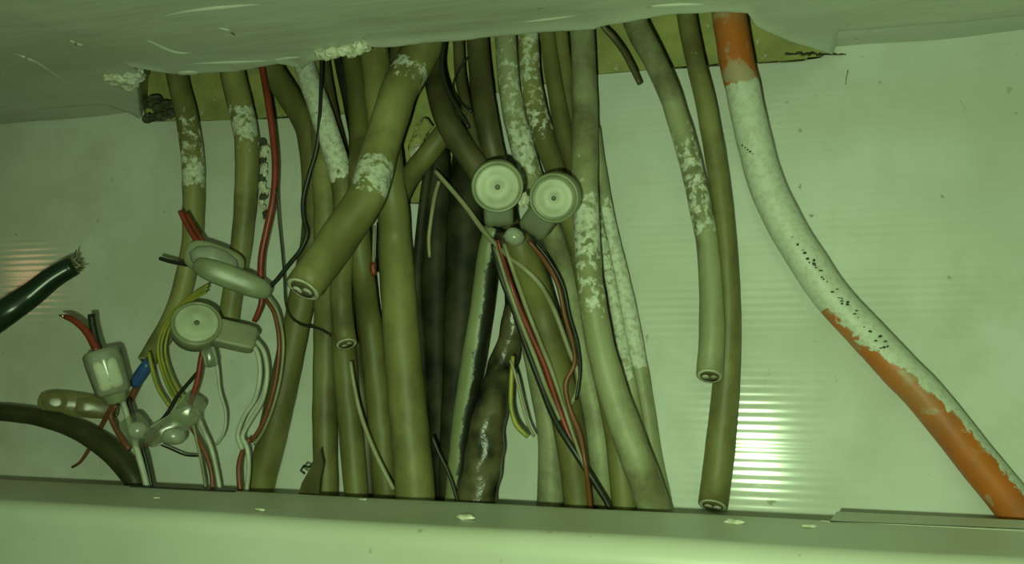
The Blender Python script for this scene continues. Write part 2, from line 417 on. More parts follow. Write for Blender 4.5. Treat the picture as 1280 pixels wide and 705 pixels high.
def cable(label, P, m='beige', d=.0, top=True, bottom=True, name='cable', cut=None, nu=18, rough=.05, stack=True, cat='cable', k=.98, group=None, paintfn=None, flat=1.0, endtilt=.62):
    global ncable; ncable += 1
    pts, rr, pa = lay(extend(P, top, bottom), d, stack, k)
    if not bottom and not cut:      # a little rounding on free ends
        pass
    loc = pts[0] if not cut else pts[-1]
    o = sweep(name, pts, rr, M[m], None, nu, pa, loc, inner=bool(cut), rough=rough, seed=ncable, paintfn=paintfn, flat=flat, endtilt=endtilt)
    o.location = loc
    # keep coordinates relative to the object's own origin
    tag(o, label, cat, group or {'cable': 'cables in the shaft', 'wire': 'loose thin wires'}.get(cat))
    if cut:
        t = ((pts[-1]-pts[-3]).normalized()+(CAM-pts[-1]).normalized()*endtilt).normalized(); r_ = rr[-1]
        x = (Vector((0, -1, 0))-t*Vector((0, -1, 0)).dot(t)).normalized(); y = t.cross(x)
        lathe('cut_rim', pts[-1], [x, y, t], [(r_*.95, -r_*.02), (r_*.93, r_*.07), (r_*.72, r_*.09), (r_*.68, -r_*.1)], M['cut'], o, off=loc, nu=24)
        lathe('filler', pts[-1], [x, y, t], [(r_*.7, r_*.0), (r_*.69, r_*.1), (r_*.3, r_*.095)], M['brown'], o, off=loc, nu=24)
        for (ox, oy, cm, cr) in cut:
            c = pts[-1]+x*ox*r_+y*oy*r_
            co = sweep('core', [c-t*r_*.5, c-t*r_*.1, c+t*r_*.16], [r_*cr]*3, M[cm], o, 12, None, loc)
            wr = sweep('conductor', [c, c+t*r_*.18], [r_*cr*.3]*2, M['copper'], co, 8, None, loc)
    return o
def wire(label, P, m, d=.0, top=False, bottom=False, name='wire', k=.95, group=None, stack=True, **kw):
    return cable(label, P, m, d, top, bottom, name, None, 8, 0, stack, 'wire', k, group, **kw)

# ---- back layer
cable('dark brown cable hidden deepest behind the bundle, left of the painted one', [(405, 80, 15, 0), (415, 140, 16, 0), (428, 200, 18, 0), (436, 300, 20, 0), (440, 420, 22, 0), (455, 520, 24, 0), (462, 622, 24, 0)], 'brown')  # brown jacket helps paint the dark gap between the cables
cable('thin cable blackened for the shade in the gap under the crumbled plaster lip', [(424, 76, 13, 0), (436, 130, 14, 0), (446, 190, 15, 0), (452, 280, 18, 0), (465, 400, 20, 0), (486, 520, 18, 0), (502, 622, 18, 0)], 'black')  # jacket coloured black to stand for the shade in this gap
cable('left one of the two thick black cables in the middle of the bundle', [(545, 190, 32, 0), (546, 250, 36, 0), (545, 330, 36, 0), (546, 430, 34, 0), (549, 530, 30, 0), (551, 632, 28, 0)], 'black', top=False)
cable('right one of the two thick black cables in the middle of the bundle', [(592, 150, 38, 0), (586, 210, 44, 0), (581, 300, 46, 0), (575, 400, 40, 0), (568, 500, 32, 0), (564, 560, 30, 0), (562, 632, 28, 0)], 'black', top=False)
cable('thin black cable beside the bright gap right of the thick green-beige one', [(538, 195, 12, 0), (530, 250, 12, 0), (524, 310, 13, 0), (521, 370, 13, 0), (528, 450, 13, 0), (532, 560, 13, 0), (540, 626, 13, 0)], 'black', top=False)
cable('white-painted cable outermost on the right of the bundle, bare below', [(742, 160, 16, 0), (750, 220, 18, 0), (760, 280, 20, .8), (774, 340, 22, .9), (788, 400, 22, .9), (797, 450, 22, .9), (800, 464, 22, .3), (806, 500, 22, 0), (817, 570, 22, 0), (832, 642, 22, 0)], 'light', top=False)
cable('narrow crusty cable between the outermost painted cable and the wide one', [(735, 200, 14, 0), (744, 260, 15, .4), (756, 320, 16, .55), (766, 370, 16, .62), (777, 430, 16, .6), (788, 480, 17, .4), (802, 560, 18, 0), (822, 642, 18, 0)], 'light', top=False)
cable('dim cable tucked behind the right-hand group at the opening', [(700, 42, 20, 0), (708, 110, 20, 0), (716, 180, 20, 0), (722, 250, 22, 0), (726, 330, 22, 0), (735, 430, 22, 0), (742, 530, 24, 0), (736, 634, 26, 0)], 'olive')
cable('pale cable lowest left of the right-hand group, flaring out at the ledge', [(655, 400, 20, 0), (664, 440, 22, 0), (676, 490, 26, 0), (688, 550, 32, 0), (688, 636, 34, 0)], 'light', top=False)
cable('short visible run of beige cable between two wider ones at the ledge', [(692, 440, 20, 0), (702, 500, 24, 0), (712, 560, 24, 0), (718, 636, 26, 0)], 'light', top=False)
cable('dark brown cable coming straight down to the left round white button', [(597, 50, 28, 0), (602, 110, 29, 0), (611, 165, 28, 0), (622, 215, 28, 0), (640, 290, 24, 0), (650, 350, 24, 0)], 'brown', bottom=False)
cable('slim brown cable left of the dark brown one above the left button', [(573, 54, 14, 0), (576, 100, 14, 0), (586, 145, 13, 0), (598, 190, 12, 0), (612, 240, 12, 0)], 'brown', bottom=False)
cable('brown cable slanting down left through the yellow crumbs', [(575, 135, 24, 0), (556, 165, 26, 0), (533, 195, 27, 0), (512, 222, 26, 0), (500, 250, 22, 0)], 'olive', top=False, bottom=False)
cable('dark brown cable slanting from under the big diagonal one to the left button', [(538, 62, 24, 0), (543, 100, 26, 0), (556, 145, 30, 0), (578, 183, 31, 0), (602, 220, 30, 0), (618, 260, 26, 0)], 'brown', bottom=False)
cable('grey-green smooth cable leaning between black ones, tar along its right edge', [(618, 285, 26, 0), (610, 320, 28, 0), (603, 380, 29, 0), (590, 460, 30, 0), (577, 540, 27, 0), (568, 632, 25, 0)], 'green', top=False,
      paintfn=lambda v, q, th: max(0, .22-.85*math.sin(th)+.25*nz(v.x, v.z, 0, 60)))
cable('black tarred cable with brown patches standing right of the grey-green one', [(630, 290, 20, 0), (640, 350, 22, 0), (641, 400, 28, 0), (628, 460, 36, 0), (610, 530, 44, 0), (596, 632, 48, 0)], 'tar', top=False, rough=.25)
# right-hand group coming out of the opening
cable('painted cable first of the four above the right round button', [(632, 44, 27, .42), (637, 110, 28, .45), (647, 160, 30, .5), (662, 215, 30, .55), (680, 270, 30, .1), (700, 320, 28, 0), (716, 380, 30, 0), (730, 450, 32, 0), (746, 530, 34, 0), (758, 640, 36, 0)], 'light')
cable('pale cable second of the four above the right round button', [(660, 42, 26, .52), (665, 110, 27, .46), (680, 170, 28, .45), (696, 215, 28, 0), (712, 270, 28, 0), (726, 320, 26, 0), (736, 380, 24, 0), (752, 460, 26, 0), (770, 540, 30, 0), (782, 642, 32, 0)], 'beige')
cable('dark olive cable third of the four above the right round button', [(684, 42, 20, 0), (694, 110, 21, 0), (706, 170, 23, 0), (720, 215, 23, 0), (728, 270, 22, 0), (738, 330, 20, 0), (748, 400, 20, 0)], 'olive', bottom=False)
cable('wide grey cable with mottled paint, rightmost in the bundle down to the ledge', [(728, 38, 30, 0), (731, 120, 31, .2), (731, 190, 33, .35), (731, 240, 33, .4), (733, 275, 33, .62), (736, 340, 33, .46), (742, 385, 34, .46), (752, 440, 36, .15), (766, 490, 38, 0), (785, 545, 40, 0), (820, 642, 42, 0)], 'light')
cable('thick olive cable with a shiny stub end below the round buttons', [(646, 296, 32, .2), (656, 325, 38, .1), (668, 360, 42, .15), (682, 410, 44, .18), (696, 470, 42, 0), (712, 540, 40, 0), (724, 636, 36, 0)], 'olive', top=False)
# left half of the bundle
cable('cable curving in from far left of the opening and splaying down left', [(340, 86, 30, 0), (362, 122, 30, 0), (384, 165, 28, 0), (392, 230, 30, 0), (392, 300, 32, 0), (376, 380, 33, 0), (355, 480, 36, 0), (339, 550, 37, 0), (323, 618, 36, 0)], 'olive')
cable('straight cable left of the small cut end, running down to the ledge', [(392, 84, 24, .2), (402, 150, 28, 0), (407, 230, 32, 0), (409, 320, 33, 0), (408, 420, 32, 0), (406, 520, 31, 0), (408, 622, 32, 0)], 'beige')
cable('cable thickly painted white at the top, left of the big diagonal one', [(380, 79, 27, .75), (396, 125, 28, .72), (413, 175, 29, .66), (425, 215, 29, .6), (430, 250, 28, .1), (428, 340, 28, 0), (430, 430, 30, 0), (437, 520, 31, 0), (446, 622, 31, 0)], 'beige')
cable('mottled olive cable between the small cut end and the thick green-beige one', [(440, 68, 26, 0), (448, 130, 27, 0), (450, 200, 28, 0), (448, 280, 28, 0), (454, 350, 29, 0), (464, 420, 31, 0), (473, 500, 32, 0), (484, 622, 33, 0)], 'olive')
cable('small brown cable beside the big diagonal one at the opening', [(497, 56, 18, 0), (490, 110, 18, 0), (482, 170, 18, 0), (480, 250, 18, 0)], 'brown', bottom=False)
cable('thick green-beige cable, widest upright one in the middle foreground', [(468, 62, 36, .3), (477, 140, 38, .25), (486, 210, 38, 0), (492, 270, 40, 0), (496, 340, 44, 0), (502, 420, 46, 0), (509, 500, 48, 0), (515, 570, 50, 0), (520, 625, 50, 0)], 'beige')
cable('slim cable cut off halfway down, its open end facing out', [(440, 250, 24, 0), (430, 310, 26, 0), (426, 370, 27, 0), (430, 412, 27, 0), (433, 430, 27, 0)], 'beige', top=False, bottom=False,
      cut=[(.0, .25, 'greyw', .26), (.0, -.3, 'greyw', .26)])
cable('big diagonal cable cut off at its lower left end, foremost in the bundle', [(530, 52, 50, 0), (520, 75, 48, .2), (510, 92, 48, .52), (500, 112, 47, .35), (490, 140, 46, 0), (476, 185, 46, .1), (468, 215, 47, .55), (460, 240, 48, .55), (448, 262, 48, .1), (430, 288, 49, 0, .058), (405, 325, 48, 0, .066), (386, 350, 47, 0, .076), (379, 361, 46, 0, .080)], 'beige', bottom=False,
      cut=[(-.1, .35, 'whitew', .28), (.0, -.32, 'whitew', .28)], nu=24, endtilt=.40)
# cables left and right of the bundle
cable('grey cable with paint drips, leftmost one out of the opening', [(220, 88, 26, .1), (234, 150, 27, .42), (241, 200, 28, .5), (242, 228, 28, .58), (242, 255, 27, 0), (240, 300, 25, 0), (232, 345, 25, 0), (217, 395, 26, 0), (196, 432, 25, 0), (184, 452, 24, 0)], 'beige', .007, bottom=False,
      cut=[(0, .3, 'blue', .34), (0, -.35, 'redbrown', .3)])
cable('grey cable second from the left, ending behind the round white button', [(290, 88, 31, 0), (300, 130, 31, .4), (307, 165, 31, .58), (309, 195, 30, .3), (307, 250, 28, 0), (301, 310, 26, 0), (292, 360, 26, 0), (286, 402, 25, 0)], 'beige', .007, bottom=False)
cable('thin dark cable looping at the opening left of the free-hanging pair', [(752, 30, 7, 0), (765, 45, 8, 0), (780, 65, 8, 0), (792, 88, 8, 0), (800, 105, 7, 0)], 'brown', bottom=False, nu=10)
cable('long grey cable of the free-hanging pair, ending just above the ledge', [(858, 20, 24, .1), (870, 80, 24, .35), (881, 125, 25, .2), (893, 190, 26, 0), (903, 260, 26, 0), (909, 330, 26, 0), (911, 400, 29, 0), (908, 470, 33, 0), (902, 540, 36, 0), (894, 610, 37, 0), (891, 632, 36, 0)], 'beige', .008, bottom=False,
      cut=[(0, .3, 'whitew', .28), (0, -.32, 'whitew', .28)])
cable('shorter grey cable of the free-hanging pair, mottled with paint midway', [(795, 30, 30, 0), (818, 75, 29, .25), (836, 115, 28, 0), (846, 145, 27, .2), (854, 170, 28, .48), (866, 215, 28, .5), (876, 262, 28, .5), (882, 292, 28, .5), (884, 302, 28, 0), (888, 350, 29, 0), (890, 410, 32, 0), (888, 455, 33, 0), (887, 470, 33, 0)], 'light', .012, bottom=False,
      cut=[(0, .3, 'whitew', .28), (0, -.32, 'greyw', .28)])
# orange conduit
def pipe_paint(v, q, th):
    return q
PP = [(911, 16, 42, 0), (916, 50, 42, 0), (922, 84, 42, 0), (925, 97, 42, .12), (928, 108, 42, .6), (932, 130, 42, 1), (942, 175, 42, 1), (956, 225, 43, 1), (978, 275, 44, 1), (1008, 325, 45, 1), (1042, 374, 45, 1), (1085, 420, 46, .9), (1122, 460, 47, .48), (1161, 501, 48, .22), (1221, 576, 49, .08), (1268, 634, 50, .06), (1305, 690, 50, .06)]
def pfn(v, q, th):
    if q >= .999 or v.z > 0.05: return q
    # below, the paint is left only on the upper-right flank
    s = -math.sin(th)
    return max(0.0, min(1.0, q+.75*s-.0))
pipe = cable('orange conduit half coated in white paint, curving down to the lower right', PP, 'orange', .0105, bottom=False, name='conduit_pipe', rough=.03, nu=32, paintfn=pfn, cat='pipe', stack=False)
for i in range(46):
    f_ = random.random()**.8; px, py = 992+118*f_+random.uniform(-7, 7)*(.4+f_), 300+138*f_+random.uniform(-5, 5)
    if i < 5: px, py = 928+i*3.2, 182+i*2.5
    lump('fleck', at(px, py, .0190), (random.uniform(.0003, .0009), .0005, random.uniform(.0002, .0007)), M['debris'], pipe, i, .6, off=pipe.location, sub=1)
# dark cables on the left
wpts = [(-60, 436, 36, 0, .075), (0, 396, 34, 0, .07), (35, 371, 31, 0, .062), (65, 348, 28, 0, .056), (92, 332, 25, 0, .05)]
dg = cable('dark green cable end poking in from the left edge, frayed tip', wpts, 'bgreen', .05, top=False, bottom=False, stack=False)
tip = at(92, 332, .05)
for i in range(9):
    a = (i-4)*.28; L_ = .006+.004*random.random()
    dirv = (RT*math.cos(.55+a)+UP*math.sin(.55+a)+Vector((0, -.3+.1*i, 0))).normalized()
    q = tip-dirv*.003+UP*random.uniform(-.003, .003)
    sweep('strand', [q, q+dirv*L_*.5, q+dirv*L_+UP*.001*math.sin(i)], [.0008, .0006, .0003], M['debris' if i % 3 else 'greyw'], dg, 6, None, dg.location)
lump('frayed_fibre', at(84, 336, .047), (.005, .004, .004), M['debris'], dg, 3, .7, off=dg.location)
cable('thick black cable arching from the left edge down to the ledge', [(-40, 515, 22, 0), (10, 516, 22, 0), (60, 524, 23, 0), (105, 541, 26, 0), (140, 565, 28, 0), (163, 592, 27, 0), (172, 612, 25, 0)], 'darkolive', .03, top=False, stack=False)

# ------------------------------------------------------------------ wires
wire('long red wire hanging down left of the bundle to the clear connector', [(328, 86, 8, 0), (334, 120, 9, 0), (340, 160, 9, 0), (344, 205, 9, 0), (342, 245, 9, 0), (334, 285, 9, 0), (327, 320, 9, 0), (326, 352, 9, 0), (327, 378, 8, 0), (318, 402, 7, 0)], 'red', .024, top=True)
wire('thin black wire hanging just right of the long red one', [(346, 235, 2.6, 0), (348, 270, 2.6, 0), (352, 310, 2.6, 0), (355, 345, 2.6, 0), (357, 378, 3, 0), (364, 396, 3.2, 0), (378, 406, 3.2, 0), (392, 409, 3.2, 0), (404, 413, 3, 0), (414, 420, 3, 0)], 'blackw', .02)
wire('black wire along the left side of the bundle bending to the clear connector', [(402, 78, 5, 0), (400, 140, 5, 0), (396, 185, 6, 0), (386, 220, 6, 0), (379, 250, 6, 0), (380, 275, 6, 0), (384, 292, 6, 0), (376, 312, 6, 0), (360, 332, 6, 0), (346, 350, 6, 0), (334, 362, 6, 0)], 'blackw', .03, top=True)
wire('brown and yellow twisted wire curving down right of the white button', [(330, 372, 5, 0), (343, 392, 6, 0), (349, 425, 6, 0), (347, 460, 6, 0), (340, 495, 6, 0), (328, 530, 6, 0), (314, 552, 6, 0)], 'redbrown', .03)
wire('yellow wire following the brown one right of the white button', [(334, 370, 4, 0), (347, 390, 4, 0), (354, 425, 4, 0), (352, 462, 4, 0), (344, 500, 4, 0), (331, 535, 4, 0), (318, 556, 4, 0)], 'greyw', .033)
wire('red-brown wire end dropping to the ledge left of the splayed cable', [(312, 548, 5, 0), (304, 562, 6, 0), (299, 580, 7, 0), (299, 600, 7, 0), (301, 622, 7, 0)], 'redbrown', .036, bottom=True)
wire('outer white wire curling down from the right of the left button housing', [(318, 424, 6, 0), (330, 440, 6, 0), (334, 468, 6, 0), (328, 500, 6, 0), (314, 524, 6, 0), (303, 545, 6, 0), (309, 560, 6, 0), (311, 585, 6, 0), (308, 618, 6, 0)], 'whitew', .036, bottom=True)
wire('inner white wire curling down from the right of the left button housing', [(312, 426, 6, 0), (322, 442, 6, 0), (325, 468, 6, 0), (319, 498, 6, 0), (305, 520, 6, 0), (297, 544, 6, 0), (303, 562, 6, 0)], 'whitew', .038)
for i, (dx, mt, lb) in enumerate([(4, 'yellow', 'outermost of the yellow wires looping round the left white button'), (8, 'yellow', 'middle one of the yellow wires looping round the left white button'), (13, 'yellow', 'innermost, dull wire looping round the left white button')]):
    wire(lb, [(262-dx*.3, 352+dx, 3.6, 0), (240, 366+dx*.7, 3.6, 0), (214+dx*.6, 390, 3.6, 0), (196+dx, 420, 3.6, 0), (194+dx, 445, 3.6, 0), (202+dx*1.1, 475, 4, 0), (212+dx*1.2, 498-dx*.3, 4, 0), (222+dx, 508-dx*.5, 4, 0)], mt, .030+.003*i)
wire('short yellow wire between the blue core and the clear splice', [(186, 440, 4, 0), (190, 460, 5, 0), (198, 486, 5, 0), (212, 508, 5, 0)], 'yellow', .034)
wire('dark wire crossing under the left button to the lower splice', [(252, 460, 5, 0), (238, 476, 5, 0), (222, 495, 5, 0), (208, 518, 5, 0), (185, 545, 5, 0), (170, 560, 5, 0)], 'blackw', .041)
wire('red wire from beneath the left white button to the lower splice', [(256, 425, 6, 0), (251, 450, 7, 0), (247, 475, 7, 0), (240, 498, 7, 0), (236, 515, 6, 0)], 'red', .043)
wire('white wire hanging in a bow right of the lower splice', [(268, 440, 4, 0), (272, 462, 4, 0), (275, 490, 4, 0), (282, 515, 4, 0), (280, 540, 4, 0), (270, 556, 4, 0)], 'whitew', .034)
wire('white wire dropping from the lower splice to the ledge', [(243, 510, 6, 0), (253, 535, 6, 0), (264, 560, 6, 0), (271, 590, 6, 0), (275, 615, 6, 0)], 'whitew', .034, bottom=True)
wire('red-brown wire dropping from the lower splice to the ledge', [(236, 530, 5, 0), (247, 548, 5, 0), (258, 570, 6, 0), (264, 590, 6, 0), (266, 612, 6, 0)], 'redbrown', .037, bottom=True)
wire('grey wire next to the red-brown one below the lower splice', [(240, 525, 4, 0), (248, 560, 4, 0), (254, 590, 4, 0), (257, 612, 4, 0)], 'greyw', .034, bottom=True)
wire('tiny black wire end left of the lower splice tails', [(201, 556, 2.4, 0), (215, 562, 2.6, 0), (232, 569, 2.6, 0), (250, 570, 2.6, 0)], 'blackw', .03)
wire('thick white wire from the tilted white splice down to the ledge', [(153, 500, 7, 0), (162, 530, 7.5, 0), (172, 565, 8, 0), (183, 606, 8, 0)], 'whitew', .052, bottom=True, stack=False)
wire('black wire beside the thick white one below the tilted splice', [(160, 498, 5, 0), (170, 530, 5, 0), (180, 565, 5, 0), (189, 606, 5, 0)], 'blackw', .0495, bottom=True, stack=False)
wire('brown wire from the yellowed splice trailing down over the wall', [(140, 508, 6, 0), (128, 530, 6, 0), (112, 560, 5, 0), (100, 578, 4, 0), (90, 584, 3, 0)], 'redbrown', .015, stack=False)
wire('brown wire between the yellowed splice and the black arching cable', [(146, 506, 6, 0), (138, 520, 6, 0), (150, 545, 7, 0), (162, 562, 7, 0)], 'redbrown', .044, stack=False)
wire('copper-brown wire running from the blue core to the tilted splice', [(178, 470, 9, 0), (170, 485, 9, 0), (163, 500, 8, 0), (156, 512, 7, 0)], 'redbrown', .026, stack=False)
# in the bundle
wire('pale wire crossing the black cables diagonally below the left button', [(544, 214, 6, 0), (560, 232, 6, 0), (582, 258, 6.5, 0), (604, 288, 7, 0), (622, 308, 7, 0), (648, 330, 7, 0), (672, 352, 7, 0), (690, 382, 7, 0), (702, 412, 6.5, 0), (712, 440, 6.5, 0), (721, 462, 6, 0), (722, 486, 6, 0), (714, 505, 6, 0)], 'greyw', .03)
wire('upright pale wire in front of the left thick black cable', [(549, 226, 5, 0), (543, 248, 5.5, 0), (538, 280, 5, 0), (536, 300, 5, 0), (537, 322, 4, 0)], 'greyw', .02)
wire('red wire running down the front of the thick olive cable to the ledge', [(622, 300, 5, 0), (632, 335, 7, 0), (645, 375, 8, 0), (662, 415, 8, 0), (680, 455, 8, 0), (695, 500, 8, 0), (712, 545, 8, 0), (738, 595, 8, 0), (765, 640, 8, 0)], 'red', .03, bottom=True)
wire('black wire left of the red one, crossing it near the ledge', [(616, 305, 6, 0), (626, 345, 7, 0), (641, 385, 7, 0), (656, 428, 8, 0), (674, 475, 9, 0), (694, 525, 9, 0), (722, 570, 9, 0), (748, 610, 9, 0), (764, 640, 8, 0)], 'blackw', .03, bottom=True)
wire('grey wire between the red and black ones', [(620, 310, 5, 0), (634, 355, 6, 0), (650, 400, 6, 0), (668, 445, 6, 0), (684, 488, 6, 0), (700, 525, 5, 0)], 'greyw', .03)
wire('grey wire lying right of the red one on the olive cable', [(630, 305, 5, 0), (644, 345, 6, 0), (660, 390, 6, 0), (676, 430, 6, 0), (690, 465, 6, 0), (705, 510, 5, 0), (722, 560, 5, 0), (733, 590, 4, 0)], 'greyw', .03)
wire('brown wire arching from the right button stem over the olive cable', [(660, 300, 5, 0), (680, 325, 6, 0), (697, 355, 6, 0), (706, 395, 6, 0), (716, 430, 5, 0), (718, 455, 6, 0), (707, 480, 7, 0), (712, 510, 7, 0), (725, 545, 8, 0), (733, 590, 6, 0), (738, 636, 7, 0)], 'redbrown', .03, bottom=True)
wire('dark wire arching just right of the brown one', [(668, 302, 4, 0), (688, 328, 4, 0), (704, 358, 4, 0), (712, 395, 4, 0), (722, 430, 4, 0), (725, 465, 4, 0), (720, 500, 4, 0)], 'blackw', .03)
wire('left of the two yellow-green wires hooked over the bright gap', [(641, 445, 5, 0), (639, 480, 6, 0), (639, 510, 6, 0), (646, 532, 7, 0), (660, 546, 6, 0)], 'yellow', .04)
wire('right of the two yellow-green wires hooked over the bright gap', [(638, 450, 4, 0), (646, 475, 4.5, 0), (653, 505, 4.5, 0), (660, 530, 4, 0), (668, 546, 4, 0)], 'greyw', .04)
wire('pale wire lying over the lower front of the left-hand cables', [(438, 452, 5, 0), (442, 478, 5, 0), (450, 515, 5.5, 0), (463, 552, 6, 0), (478, 585, 6, 0), (492, 612, 6, 0)], 'greyw', .04)
wire('thin wire with a red tip in the gap left of the thick green-beige cable', [(468, 282, 4, 0), (467, 310, 4, 0), (467, 328, 4.5, 0)], 'greyw', .04)
wire('bright red wire tip in the gap below the big diagonal cable', [(467, 328, 8, 0), (466, 336, 9, 0), (468, 344, 7, 0)], 'red', .04, stack=False)
wire('black wire edging the big diagonal cable near the opening', [(555, 52, 5, 0), (552, 82, 6, 0), (558, 108, 5, 0), (571, 134, 6, 0), (586, 160, 5, 0)], 'blackw', .03, top=True)
wire('fine black loop of wire in the opening above the left button', [(584, 72, 3, 0), (572, 90, 3, 0), (567, 108, 3, 0), (574, 126, 3, 0), (590, 140, 3, 0)], 'blackw', .02)
wire('stiff black wire in the dark gap left of the grey-green cable base', [(540, 545, 5, 0), (548, 565, 5, 0), (560, 590, 5, 0), (570, 620, 5, 0)], 'blackw', .04, bottom=True)

# ------------------------------------------------------------------ connectors
def frame(c, sdir, tilt=(0, 0)):
    n_ = (CAM-c).normalized(); n_ = (n_+RT*tilt[0]+UP*tilt[1]).normalized()
    s = (RT*sdir[0]-UP*sdir[1]); s = (s-n_*s.dot(n_)).normalized()
    return [s, n_.cross(s), n_]
def button_connector(label, px, py, d, rpx, rout, sdir, slen, swid, tilt=(0, 0), pale=False, soff=0):
    c = at(px, py, d); u = depth(c)/FPX
    A = frame(c, sdir, tilt); root = empty('wire_connector', c, label, 'connector', 'splice connectors')
    r, ro = rpx*u, rout*u
    lathe('housing', c, A, [(ro*.90, -.009), (ro, -.008), (ro, -.0015), (ro*.97, -.0004), (ro*.91, -.0001), (ro*.885, -.0010), (r*1.03, -.0012)], M['housing'], root, off=c)
    lathe('button', c, A, [(r, -.0030), (r, -.0003), (r*.97, .0002), (r*.90, .0004), (r*.70, .0002), (r*.66, .0005), (r*.30, .0005), (r*.22, .0001), (r*.14, -.0003)], M['button'], root, off=c)
    lathe('dimple', c, A, [(r*.13, -.0003), (r*.12, .0002), (r*.05, .00045)], M['stem'], root, off=c, nu=16)
    sc_ = c+A[0]*(ro*.55+slen*u*.5)-A[2]*(.0052+soff)
    superell('connector_body', sc_, A, (slen*u*.5+ro*.45, swid*u*.5, .0038), 7, M['stempale' if pale else 'stem'], root, off=c, nu=36, nv=20)
    for k in (-1, 0, 1):
        q = sc_+A[0]*(slen*u*.5+ro*.43)+A[1]*k*swid*u*.3+A[2]*.0005
        lathe('wire_port', q, [A[1], A[2], A[0]], [(.0013, -.001), (.0013, .0006), (.0008, .0007), (.0007, -.0004)], M['stempale' if pale else 'stem'], root, off=c, nu=12)
    return root, c, A, u
button_connector('upper left round white button connector in front of the brown cables', 622, 234, .066, 27.5, 33, (.06, 1), 18, 38, tilt=(.05, -.12))
button_connector('right-hand round white button connector with its body turned down left', 692, 248, .064, 24.5, 32, (-.62, .85), 24, 40, tilt=(-.16, -.10))
rt, c, A, u = button_connector('left round white button connector lying sideways with a pale body', 246, 403, .054, 26, 31, (1, .10), 44, 34, tilt=(.05, .55), pale=True)
sh = at(643, 296, .056)
o = superell('wire_end_cap', sh, frame(sh, (1, .5)), (.0045, .0038, .004), 2.2, M['milky']); tag(o, 'small shiny domed wire end under the two upper buttons', 'cap')
sh = at(654, 268, .058)
o = lump('plaster_crumb', at(655, 250, .055), (.0022, .002, .0032), M['plaster'], None, 4); tag(o, 'pale crumb wedged between the two upper round buttons', 'crumb')
# clear domed connector
def tail(parent, loc, P, d, m, name='wire_tail'):
    S = catmull([(a, b_, w_) for a, b_, w_ in P], 4)
    pts = [at(s[0], s[1], d) for s in S]
    return sweep(name, pts, [s[2]/2/FPX*depth(p) for s, p in zip(S, pts)], M[m], parent, 10, None, loc)
c = at(268, 326, .045); u = depth(c)/FPX; A = frame(c, (.95, .33))
k1 = empty('wire_connector', c, 'clear domed splice connector above the left round button', 'connector', 'splice connectors')
lathe('dome', c, A, [(31*u, -.006), (32*u, -.003), (31*u, .0012), (28*u, .0032), (19*u, .0048), (8*u, .0052)], M['milky'], k1, off=c, sy=.56, nu=10)
b1 = at(291, 348, .043); superell('connector_body', b1, frame(b1, (.93, .36)), (50*u, 15*u, .0050), 3, M['housing'], k1, off=c)
superell('gel_rim', c-A[2]*.005, A, (37*u, 21*u, .0030), 3, M['housing'], k1, off=c)
tail(k1, c, [(250, 308, 7), (240, 292, 7), (231, 276, 7), (225, 264, 6)], .045, 'red'); tail(k1, c, [(256, 306, 6), (246, 290, 6), (238, 276, 6), (233, 266, 5)], .041, 'red')
tail(k1, c, [(245, 332, 7), (230, 330, 6), (214, 327, 5.5), (200, 323, 5)], .045, 'blackw')
# tilted white splice
c = at(134, 464, .058); u = depth(c)/FPX; A0 = frame(c, (.30, .95))
k3 = empty('wire_connector', c, 'tilted white splice connector with a bright red and a black wire end', 'connector', 'splice connectors')
ax = [A0[1], A0[2], -A0[0]]
lathe('shell', c, ax, [(17*u, -30*u), (21*u, -27*u), (22*u, -8*u), (23*u, 14*u), (22.5*u, 24*u), (19*u, 28*u), (8*u, 29*u)], M['milky'], k3, off=c, nu=8)
cc = c-ax[2]*26*u; lathe('connector_body', cc, ax, [(9*u, -16*u), (12*u, -14*u), (14*u, -4*u), (20*u, 6*u)], M['stempale'], k3, off=c, nu=16)
superell('gel_window', c+A0[2]*.0035-ax[2]*4*u, A0, (20*u, 15*u, .005), 6, M['button'], k3, off=c)
t = tail(k3, c, [(122, 440, 11), (113, 422, 10), (103, 409, 9), (90, 399, 8), (82, 396, 7)], .058, 'red')
p = at(80, 395.5, .058); sweep('bare_tip', [p, p+(at(74, 394, .058)-p)], [.0010, .0004], M['copper'], t, 8, None, c)
tail(k3, c, [(126, 442, 9), (120, 425, 9), (116, 408, 9), (114, 393, 9)], .055, 'blackw')
# yellowed flat splice on the wall
c = at(98, 506, .020); u = depth(c)/FPX; A = frame(c, (1, .12))
k4 = empty('wire_connector', c, 'yellowed flat gel splice above the arching black cable', 'connector', 'splice connectors')
superell('gel_pad', c, A, (46*u, 15*u, .004), 3, M['amber'], k4, off=c)
superell('connector_body', c+A[0]*22*u-A[1]*1*u+A[2]*.001, A, (26*u, 11*u, .0042), 5, M['amber'], k4, off=c)
lathe('button', c-A[0]*26*u+A[2]*.002, A, [(15*u, -.003), (15*u, .0015), (12*u, .0024), (6*u, .0025)], M['amber'], k4, off=c, sy=.8)
